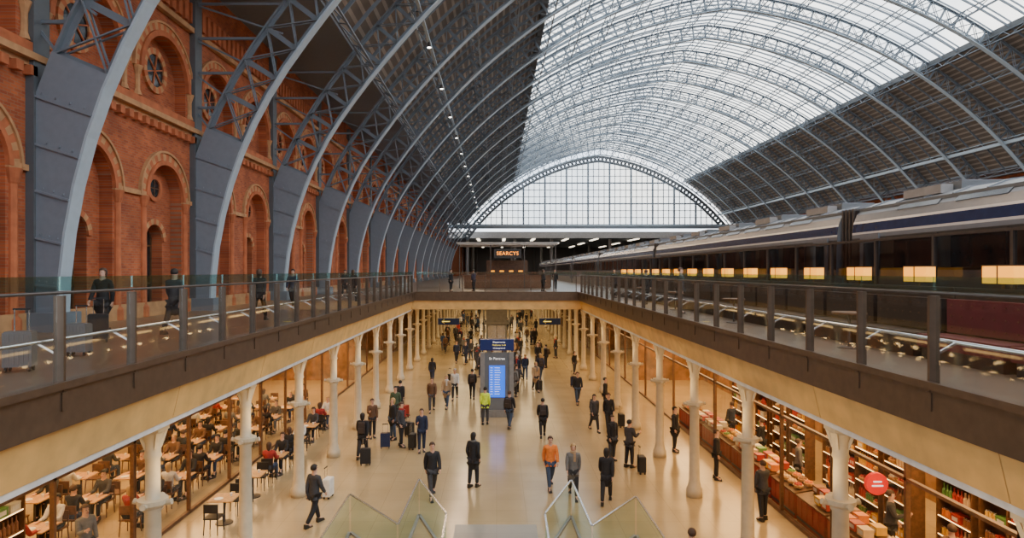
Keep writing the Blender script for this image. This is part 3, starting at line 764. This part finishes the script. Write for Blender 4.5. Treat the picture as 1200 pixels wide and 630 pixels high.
for n_,c in COLS:
    mm=mat('pack_'+n_,c,.4); b=MB(); b.lathe([(.045,0),(.05,.02),(.05,.19),(.02,.25),(.02,.34),(.025,.35)],mm,8)
    b2=MB(); b2.box(-.07,.07,-.05,.05,0,.24,mm); b2.box(-.071,-.07,-.035,.035,.07,.17,'china')
    b3=MB(); b3.lathe([(.045,0),(.052,.02),(.052,.16),(.045,.18)],mm,8); b3.lathe([(.047,.18),(.047,.22)],'steel',8)
    b4=MB(); b4.box(-.13,.13,-.15,.15,0,.2,mm); b4.box(-.131,-.13,-.1,.1,.05,.15,'china'); b4.box(-.135,.135,-.155,.155,.17,.205,mm)
    b5=MB(); b5.lathe([(.09,0),(.13,.03),(.15,.1),(.14,.105)],'lightwood',12)
    for q_ in range(7):
        an=q_*2*pi/6; rr=.08 if q_<6 else 0; b5.lathe([(.02,.07),(.045,.10),(.045,.13),(.015,.16)],mm,8,(rr*cos(an),rr*sin(an)))
    pm_[n_]=[('bottle',b.mesh('bottle')),('packet',b2.mesh('packet')),('jar',b3.mesh('jar')),('gift_box',b4.mesh('gb')),('fruit_basket',b5.mesh('fb'))]
cnt=0
def shelf_unit(x,y,rz,kind=0):
    global cnt
    e=thing('shelf_unit','tall brown wood shelf unit stocked with colourful goods','shelf',(x,y,0),rz,group='stocked shelf units')
    link('frame',sfm,e); link('light_strip',sll,e)
    for j in range(5):
        link('shelf',sbm,e,(0,0,.15+j*.48))
        for i in range(9):
            if i%3==0:
                n_,c=random.choice(COLS)
                nm,me=random.choice([pm_[n_][0],pm_[n_][2],pm_[n_][4],pm_[n_][1],pm_[n_][0]]) if j%2==kind%2 else random.choice([pm_[n_][4],pm_[n_][2],pm_[n_][3]])
            if nm in('fruit_basket','gift_box') and i%3!=1: continue
            cnt+=1
            ly=-.5+i*.124; lx=.14 if nm in('fruit_basket','gift_box') else .1
            px=x+lx*cos(rz)-ly*sin(rz); py=y+lx*sin(rz)+ly*cos(rz)
            thing(nm,'%s %s standing on the shop shelf'%(n_,nm.replace('_',' ')),nm.replace('_',' '),(px,py,.16+j*.48),rz,data=me,group=nm.replace('_',' ')+'s on the shop shelves')
for k in range(13): shelf_unit(10.9+(.5 if k%4>1 else 0),11.6+1.45*k,0,k)
for k in range(2): shelf_unit(-10.6,12.4+1.35*k,pi,k)
cb_=MB(); cb_.box(-.35,.35,-.8,.8,0,.75,'red'); cb_.box(-.37,-.35,-.8,.8,.1,.16,'darksteel')
for k in range(5): cb_.box(-.37,-.35,-.78+k*.32,-.5+k*.32,.22,.7,'red')
ct=MB(); ct.hexa([(-.38,-.82,.75),(.38,-.82,.75),(.38,.82,.75),(-.38,.82,.75),(-.38,-.82,.78),(.38,-.82,.92),(.38,.82,.92),(-.38,.82,.78)],'wood')
MC=Proto('market_counter',[('counter_body',cb_.mesh('cb_')),('counter_top',ct.mesh('ct'))])
for k in range(11):
    y=12.9+1.75*k
    MC.put('red market counter with sloping wooden display top','counter',(9.25,y,0),group='red market counters')
    for i in range(4):
        for dx in (0,.32):
            n_,c=random.choice([COLS[0],COLS[0],COLS[2],COLS[3],COLS[4],COLS[5],COLS[6],COLS[7]])
            if k%3==1:
                thing('fruit_basket','wooden basket of %s fruit on the market counter'%n_,'fruit basket',(9.11+dx,y-.57+i*.38,.845+dx*.18),0,data=pm_[n_][4][1],group='fruit baskets on the market counters')
            elif random.random()<.85:
                thing('gift_box','%s gift box on the red market counter'%n_,'box',(9.12+dx,y-.57+i*.38,.845+dx*.18),0,data=pm_[n_][3][1],group='gift boxes on the market counters')
e=thing('projecting_sign','round red lit shop sign fixed to the shop front','sign',(8.3,14.0,2.75)); b=MB(); b.cyl((0,-.05,0),(0,.05,0),.24,.24,'redlit',24); link('sign_disc',b.mesh('sd'),e)
b=MB(); b.beam((.2,0,0),(.36,0,0),.03,.03,'darksteel'); link('bracket',b.mesh('sbk'),e)
for z_,w_ in ((-.05,.12),(.04,.09)):
    b=MB(); b.box(-w_,w_,-.065,-.05,z_,z_+.03,'signwhite'); link('stripe',b.mesh('sst'),e)
e=thing('light_box','bright white illuminated panel in the shop','sign',(9.5,11.2,0)); b=MB(); b.box(-.04,.04,-.6,.6,.6,1.7,'darksteel'); b.box(-.06,.04,-.5,-.4,0,.6,'darksteel'); b.box(-.06,.04,.4,.5,0,.6,'darksteel'); link('frame',b.mesh('lb1'),e); b=MB(); b.box(-.06,-.04,-.55,.55,.65,1.65,'signwhite'); link('lit_panel',b.mesh('lb2'),e)

# ---------------------------------------------------------------- people
def skin_mesh(name,vs,es,rs,roots,mats,sub=1):
    me=bpy.data.meshes.new(name); me.from_pydata([tuple(v) for v in vs],es,[])
    ob=bpy.data.objects.new(name,me); COL.objects.link(ob)
    md=ob.modifiers.new('s','SKIN'); md.use_smooth_shade=True; md.branch_smoothing=.3
    sv=me.skin_vertices[0].data
    for i,r in enumerate(rs):
        sv[i].radius=r if isinstance(r,tuple) else (r,r); sv[i].use_root=(i in roots)
    ms=ob.modifiers.new('u','SUBSURF'); ms.levels=sub; ms.render_levels=sub
    dg=bpy.context.evaluated_depsgraph_get(); dg.update()
    nm=bpy.data.meshes.new_from_object(ob.evaluated_get(dg)); bpy.data.objects.remove(ob)
    nm.materials.clear(); nm.materials.append(mats)
    for p in nm.polygons: p.use_smooth=True
    return nm
def fk(p):
    J={}; legs=[]
    for sx,(a,k) in ((-1,p['L']),(1,p['R'])):
        a=radians(a);k=radians(k)
        kn=Vector((sx*.01,-.44*sin(a),-.44*cos(a))); an=kn+Vector((sx*.0,-.43*sin(a-k),-.43*cos(a-k))); legs.append((kn,an))
    H=.09-min(l[1].z for l in legs) if not p.get('sit') else .56
    J['H']=H
    for i,sx in enumerate((-1,1)):
        hp=Vector((sx*.09,0,H)); J['hip',sx]=hp; J['kn',sx]=hp+legs[i][0]; J['an',sx]=hp+legs[i][1]
        J['toe',sx]=J['an',sx]+Vector((sx*.03,-.18,-.055))
        a,e=(p['AL'],p['AR'])[i]; a=radians(a);e=radians(e)
        sh=Vector((sx*.175,0,H+.475)); el=sh+Vector((sx*.03,-.29*sin(a),-.29*cos(a))); wr=el+Vector((-sx*.015,-.25*sin(a+e),-.25*cos(a+e)))
        J['sh',sx]=sh;J['el',sx]=el;J['wr',sx]=wr; J['dir',sx]=(wr-el).normalized()
    return J
def person_meshes(p):
    J=fk(p);H=J['H'];V=[];E=[];R=[];roots=[0]
    def add(v,r,par=None):
        V.append(Vector(v));R.append(r)
        if par is not None:E.append((par,len(V)-1))
        return len(V)-1
    pel=add((0,0,H),(.14,.10)); wa=add((0,0,H+.17),(.125,.09),pel); ch=add((0,-.01,H+.34),(.15,.105),wa); uc=add((0,0,H+.46),(.10,.08),ch)
    nk=add((0,.0,H+.56),.055,uc); h0=add((0,-.015,H+.62),(.062,.075),nk); h1=add((0,-.01,H+.70),(.078,.098),h0); h2=add((0,0,H+.79),(.055,.07),h1)
    for sx in (-1,1):
        hp=add(J['hip',sx]+Vector((0,0,-.05)),.085,pel); kn=add(J['kn',sx],.058,hp); mid=add(J['kn',sx].lerp(J['an',sx],.35),.055,kn); an=add(J['an',sx],.04,mid)
        to=add(J['toe',sx]+Vector((0,.02,.01)),(.035,.03),an)
        sh=add(J['sh',sx],.055,uc); el=add(J['el',sx],.04,sh); wr=add(J['wr',sx],.027,el); d=J['dir',sx]; pm=add(J['wr',sx]+d*.08,(.038,.02),wr)
    def chain(pts,rs):
        i=add(pts[0],rs[0]); roots.append(i)
        for q,r in zip(pts[1:],rs[1:]): i=add(q,r,i)
    chain([(0,-.075,H+.71),(0,-.112,H+.67)],[.012,.016])
    for sx in (-1,1):
        chain([(sx*.06,.01,H+.69),(sx*.086,.018,H+.70)],[.015,.02])
        d=J['dir',sx]; side=Vector((0,1,0))
        side=(side-d*side.dot(d)).normalized(); base=J['wr',sx]+d*.07
        inn=Vector((-sx,0,0))
        for i,(o,l) in enumerate(((-.03,.07),(-.01,.08),(.01,.075),(.03,.06))):
            b=base+side*o; chain([b,b+d*l*.6+inn*.006,b+d*l+inn*.025],[.010,.009,.007])
        b=J['wr',sx]+d*.03-side*.02; chain([b,b-side*.035+d*.03,b-side*.045+d*.06+inn*.01],[.012,.010,.008])
    body=skin_mesh('body',V,E,R,roots,M['skin'])
    def sub(build,nm):
        V.clear();E.clear();R.clear(); build(); return skin_mesh(nm,V,E,R,[0],CL['black'])
    def top(long):
        def f():
            pel=add((0,0,H+.0),(.175,.135)); wa=add((0,0,H+.17),(.16,.125),pel); ch=add((0,-.01,H+.34),(.185,.135),wa); uc=add((0,0,H+.47),(.15,.12),ch); add((0,.01,H+.57),(.085,.085),uc)
            if not p.get('sit'):
                h=add((0,0,H-.14),(.185,.15),pel)
                if long: add((0,0,H-.42),(.215,.19),h)
            for sx in (-1,1):
                sh=add(J['sh',sx],.078,uc); el=add(J['el',sx],.065,sh); add(J['wr',sx],.05,el)
        return f
    jac=sub(top(False),'jacket'); coat=sub(top(True),'coat')
    def tr():
        pel=add((0,0,H),(.155,.12))
        for sx in (-1,1):
            hp=add(J['hip',sx]+Vector((0,0,-.06)),.105,pel); kn=add(J['kn',sx],.08,hp); add(J['an',sx]+Vector((0,0,.02)),.06,kn)
    trs=sub(tr,'trousers')
    shs=[]
    for sx in (-1,1):
        sh=MB(); a=J['an',sx]
        z0=a.z-.085
        pts=[(a.x+x,a.y+y,z0) for x,y in ((-.045,.075),(.045,.075),(.05,-.19),(-.05,-.19))]+[(a.x+x,a.y+y,z0+h) for x,y,h in ((-.04,.07,.13),(.04,.07,.13),(.04,-.17,.06),(-.04,-.17,.06))]
        sh.hexa([pts[3],pts[2],pts[1],pts[0],pts[7],pts[6],pts[5],pts[4]],'shoe'); shs.append(sh.mesh('shoe'))
    def hair(long):
        bm=bmesh.new(); bmesh.ops.create_uvsphere(bm,u_segments=14,v_segments=10,radius=1)
        for v in bm.verts:
            c=v.co.copy()
            if long and c.z<0 and c.y>-.1: c.z*=2.4; c.x*=1.05
            v.co=Vector((c.x*.092,c.y*.112+.012,c.z*.10+H+.735))
        dl=[v for v in bm.verts if (v.co.y<-.03 and v.co.z<H+.755) or (v.co.z<H+.66 and not long)]
        bmesh.ops.delete(bm,geom=dl,context='VERTS')
        me=bpy.data.meshes.new('hair'); bm.to_mesh(me); bm.free(); me.materials.append(M['hairb'])
        for q in me.polygons:q.use_smooth=True
        return me
    ey=MB()
    for sx in (-1,1): ey.box(sx*.032-.012,sx*.032+.012,-.102,-.09,H+.70,H+.712,'black')
    mo=MB(); mo.box(-.024,.024,-.098,-.08,H+.628,H+.636,'red')
    sc=MB(); sc.lathe([(.075,H+.51),(.105,H+.53),(.10,H+.58),(.07,H+.60)],CL['grey'],12); sc.box(.01,.08,-.15,-.12,H+.28,H+.54,CL['grey'])
    return dict(body=body,jacket=jac,coat=coat,trousers=trs,shoes=shs,hair=hair(False),hairlong=hair(True),eyes=ey.mesh('eyes'),mouth=mo.mesh('mouth'),scarf=sc.mesh('scarf'),J=J)
POSES={'stand':dict(L=(2,2),R=(-3,2),AL=(3,12),AR=(-2,14)),
 'walk':dict(L=(24,6),R=(-20,14),AL=(-18,14),AR=(18,22)),
 'walk2':dict(L=(-16,20),R=(20,4),AL=(16,20),AR=(-14,12)),
 'phone':dict(L=(4,4),R=(-4,3),AL=(20,95),AR=(8,20)),
 'pull':dict(L=(20,5),R=(-18,12),AL=(15,25),AR=(-28,6)),
 'pocket':dict(L=(6,5),R=(-5,4),AL=(-14,42),AR=(-12,40)),
 'sit':dict(L=(84,80),R=(86,84),AL=(30,60),AR=(35,55),sit=True)}
PM={k:person_meshes(v) for k,v in POSES.items()}
DESC={'stand':'standing','walk':'walking','walk2':'striding','phone':'looking down','pull':'walking','sit':'seated','pocket':'waiting'}
bp=MB(); bp.hexa([(-.15,0,0),(.15,0,0),(.15,.14,.02),(-.15,.14,.02),(-.12,0,.44),(.12,0,.44),(.11,.09,.42),(-.11,.09,.42)],'leather'); bp.box(-.11,.11,.13,.18,.05,.22,'leather'); bpm=bp.mesh('backpack')
stms=[]
for sx in (-.1,.1):
    st_=MB(); st_.beam((sx,-.25,.30),(sx,.0,.42),.04,.015,'black'); stms.append(st_.mesh('strap'))
def backpack(x,y,z,face):
    oy=.17
    e=thing('backpack','dark backpack worn on a traveller\'s back','bag',(x-oy*sin(face),y+oy*cos(face),z+1.02),face,None,'backpacks'); link('bag_body',bpm,e)
    for s_ in stms: link('shoulder_strap',s_,e)
def person(x,y,z,pose,face,top_,bot='black',long=False,hair='hairb',hl=False,skin='skin',sc=1.0,detail=True,pack=False,scarf=None):
    m=PM[pose]; outer='coat' if (long and pose!='sit') else 'jacket'
    lab='person in %s %s and %s trousers, %s'%({'hi':'high-visibility yellow'}.get(top_,top_),outer,bot,DESC[pose])
    e=thing('person',lab,'person',(x,y,z),face,None,'people in the station' ,scale=sc)
    def add(n,me,mt=None):
        o=link(n,me,e)
        if mt:
            o.material_slots[0].link='OBJECT'; o.material_slots[0].material=mt
        return o
    add('body',m['body'],M[skin]); add(outer,m[outer],CL[top_]); add('trousers',m['trousers'],CL[bot])
    for s_ in m['shoes']: add('shoe',s_)
    add('hair',m['hairlong' if hl else 'hair'],M[hair])
    if detail: add('eyes',m['eyes']); add('mouth',m['mouth'])
    if scarf: add('scarf',m['scarf'],CL[scarf])
    if pack: backpack(x,y,z,face)
    return e
def case_proto(mname):
    s=MB(); s.box(-.2,.2,-.12,.12,.08,.62,mname)
    for k in range(6): s.box(-.185+k*.065,-.165+k*.065,-.128,.128,.1,.6,mname)
    s.box(-.18,.18,-.11,.11,.62,.64,mname)
    h=MB(); h.cyl((-.1,.08,.62),(-.1,.08,.98),.01,.01,'steel',6); h.cyl((.1,.08,.62),(.1,.08,.98),.01,.01,'steel',6); h.box(-.12,.12,.065,.095,.97,1.0,'black')
    ps=[('shell',s.mesh('case')),('handle',h.mesh('handle'))]
    for x in (-.16,.16):
        for y in (-.08,.08):
            w=MB(); w.cyl((x-.015,y,.035),(x+.015,y,.035),.035,.035,'black',10); w.box(x-.02,x+.02,y-.02,y+.02,.04,.09,'black'); ps.append(('wheel',w.mesh('wheel')))
    return Proto('suitcase',ps)
CASES={'black':case_proto('black'),'red':case_proto('red'),'silver':case_proto('caseg'),'navy':case_proto('navy'),'white':case_proto('china')}
def case(x,y,z,c,rz=0,sc=1): CASES[c].put('%s wheeled suitcase with raised telescopic handle'%c,'suitcase',(x,y,z),rz,group='suitcases',scale=sc)

AW=pi
PEOPLE=[(-.79,21.9,'pocket',pi*.85,'black','black',True,'hairk',True),(-2.1,20.9,'walk',.3,'black','charcoal',False,'hairb',False),
(-5.3,18.6,'walk2',2.6,'charcoal','black',False,'hairk',False),(1.83,21.8,'walk',.15,'orange','denim',False,'hairb',False),
(2.5,20.9,'walk2',-.1,'grey','black',True,'hairy',True),(3.5,20.4,'walk',2.9,'black','black',True,'hairk',True),
(4.5,24.9,'stand',.5,'black','charcoal',True,'hairb',True),(5.0,24.1,'phone',2.2,'charcoal','black',False,'hairk',False),
(2.05,28.5,'walk',AW,'black','black',True,'hairk',False),(.6,30,'walk2',2.8,'black','denim',False,'hairb',False),
(-.55,30.8,'pocket',3.0,'hi','charcoal',False,'hairk',False),(-3.06,26.1,'phone',.2,'navy','navy',False,'hairb',False),
(-4.0,26.9,'pocket',1.2,'charcoal','black',False,'hairb',False),(-4.55,28,'stand',-1.0,'black','denim',True,'hairy',True),
(-5.3,25.3,'walk',AW,'black','black',True,'hairk',True),(-5.5,28.3,'phone',.4,'brown','black',False,'hairb',False),
(-3.4,33.6,'walk',.1,'brown','charcoal',False,'hairb',False),(-2.7,34.5,'walk2',-.2,'tan','denim',True,'hairy',True),
(-2.4,36.8,'walk',0,'white','black',False,'hairg',False),(-1.4,36.8,'walk2',AW,'black','black',False,'hairk',False),
(4.5,35.6,'walk',.1,'black','denim',False,'hairb',False),(4.5,29.5,'walk2',.2,'charcoal','black',True,'hairk',True),
(5.2,29.7,'walk',0,'black','black',False,'hairb',False),(5.7,33.6,'stand',1.2,'black','black',False,'hairk',False),
(1.2,38.8,'walk',AW,'charcoal','black',False,'hairb',False),(7.3,26.2,'stand',.9,'black','black',True,'hairk',False),
(4.3,14.1,'walk',AW,'charcoal','black',False,'hairb',False),(-4.9,31.0,'walk2',0,'green','black',False,'hairk',False),
(-5.0,33.2,'walk',AW,'black','black',True,'hairk',False)]
placed=[]
for i,(x,y,po_,f,t_,b_,lg,hr,hl) in enumerate(PEOPLE):
    person(x,y,0,po_,f,t_,b_,lg,hr,hl,'skin',random.uniform(.98,1.06),pack=i in (1,8,9,14,19,21),scarf={0:'grey',4:'tan',6:'charcoal',12:'red',17:'white'}.get(i)); placed.append((x,y))
tops=['black']*9+['charcoal']*4+['navy','navy','brown','brown','grey','grey','tan','tan','green','red','white','blue']
tries=0;c=0
clusters=[(random.uniform(-5.2,5.2),40+62*random.random()) for _ in range(24)]
while c<84 and tries<6000:
    tries+=1
    if random.random()<.6:
        cx_,cy_=random.choice(clusters); x=cx_+random.gauss(0,.7); y=cy_+random.gauss(0,1.0)
    else: y=37+70*random.random(); x=random.uniform(-5.6,5.7)
    if y<36.5 or abs(x)>5.8: continue
    if abs(x)<1.9 and 59<y<65: continue
    if any((x-a)**2+(y-b)**2<.55 for a,b in placed): continue
    placed.append((x,y)); c+=1
    po_=random.choice(['walk','walk2','walk','walk2','stand','phone','pull','pocket'])
    f=random.choice([0,AW])+random.uniform(-.6,.6) if po_ in('walk','walk2','pull') else random.uniform(0,6.28)
    person(x,y,0,po_,f,random.choice(tops),random.choice(['black','charcoal','denim','navy','black']),random.random()<.5,random.choice(['hairb','hairk','hairk','hairy','hairg']),random.random()<.4,random.choice(['skin','skin','skin2']),random.uniform(.9,1.08),detail=y<45,pack=random.random()<.2,scarf=random.choice([None,None,None,'grey','red']))
for x,y,cc_ in ((-3.5,26.6,'black'),(-4.65,26.7,'navy'),(-3.9,28.6,'black'),(-5.0,24.4,'black'),(5.3,23.4,'black'),(5.9,30.3,'black'),(-4.6,32.2,'red'),(-.75,37.2,'black'),(2.6,39.5,'black'),(4.9,41,'navy'),(-3,42,'black'),(-5.5,20.9,'white')):
    case(x,y,0,cc_,random.uniform(0,3))
for x,y,po_,f,t_ in ((-8.0,15.9,'walk',AW,'charcoal'),(-9.6,15.6,'walk2',0,'black'),(-7.6,20.5,'walk',AW,'black'),(-8.6,27,'walk2',0,'navy'),(-7.4,33,'walk',AW,'black'),(-9,38,'walk',0,'charcoal'),
    (-3.5,49,'stand',1.,'black'),(-1.8,50,'stand',4.,'navy'),(3.6,49.5,'stand',2,'charcoal'),(4.6,50.5,'phone',0,'black'),(6.9,37.6,'stand',.5,'black'),(7.0,30,'walk',AW,'black'),(6.9,24,'stand',1,'charcoal')):
    person(x,y,DK,po_,f,t_,'black',random.random()<.5,random.choice(['hairb','hairk']),random.random()<.4,sc=.96)
case(-7.6,10.2,DK,'silver',.3,1.0); case(-7.9,12.1,DK,'silver',0,.95); case(-8.9,14.3,DK,'black',.5)

def seated(x,y,rz,ch,t_=None,z=0):
    ch.put('cafe chair with slim legs and open backrest','chair',(x,y,z),rz,group='cafe chairs')
    if t_: person(x,y,z,'sit',rz,t_,random.choice(['black','denim']),False,random.choice(['hairb','hairk','hairy']),random.random()<.5)
tabs=[(x,y) for x in (-10.3,-11.9,-13.5) for y in (16.6,18.7,20.8,22.9,25.0,27.1,29.2,31.3,33.4) if not (x>-11 and y<18)]+[(-12.3,14.3),(-14,14.3)]+[(-8.0,18.8),(-8.0,21.0),(-8.0,23.2),(-8.0,25.4),(-8.1,27.6),(-8.1,30)]
for i,(x,y) in enumerate(tabs):
    TB.put('square light wood cafe table on a steel pedestal','table',(x,y,0),group='cafe tables')
    ch=CH2 if x>-9 else CH1
    seated(x,y-.70,pi,ch,random.choice(['black','grey','navy','red','white','charcoal','black']) if random.random()<.8 else None); seated(x,y+.70,0,ch,random.choice(['black','brown','blue','charcoal','white','black']) if random.random()<.7 else None)
    thing('plate','round white plate on the cafe table','plate',(x-.1,y-.15,0),data=platem,group='plates on the cafe tables')
    thing('cup','white cup on the cafe table','cup',(x+.15,y+.12,0),data=cupm,group='cups on the cafe tables')
person(10.1,19.2,0,'stand',1.57,'orange','black',False,'hairk',False)
for x,y,t_ in ((10.1,24.4,'black'),(10.1,16.4,'charcoal'),(10.1,21.4,'grey'),(10.1,14.2,'brown'),(-9.9,15.4,'grey'),(10.1,27.5,'navy'),(7.9,19.0,'charcoal'),(7.8,22.7,'black')):
    person(x,y,0,random.choice(['stand','phone']),random.uniform(0,6),t_,'black',False,'hairb',False)

# ---------------------------------------------------------------- world, light, camera
W=bpy.data.worlds.new('sky'); S.world=W; W.use_nodes=True; t=W.node_tree; t.nodes.clear()
o=t.nodes.new('ShaderNodeOutputWorld'); bg=t.nodes.new('ShaderNodeBackground'); t.links.new(bg.outputs[0],o.inputs[0])
tc=t.nodes.new('ShaderNodeTexCoord'); nz=t.nodes.new('ShaderNodeTexNoise'); nz.inputs['Scale'].default_value=4; nz.inputs['Detail'].default_value=6
t.links.new(tc.outputs['Generated'],nz.inputs['Vector'])
r=t.nodes.new('ShaderNodeValToRGB'); r.color_ramp.elements[0].position=.4; r.color_ramp.elements[1].position=.58
r.color_ramp.elements[0].color=(.66,.77,.92,1); r.color_ramp.elements[1].color=(1,.985,.95,1)
t.links.new(nz.outputs['Fac'],r.inputs[0]); t.links.new(r.outputs[0],bg.inputs['Color']); bg.inputs['Strength'].default_value=4.3
cd=bpy.data.cameras.new('camera'); cam=link('camera',cd,loc=(0,0,EYE),rot=(pi/2,0,0)); cd.lens=22.5; cd.sensor_width=36
cd.shift_x=.015; cd.shift_y=.0017; cd.clip_end=600
S.camera=cam
print('objects',len(bpy.data.objects),'products',cnt)
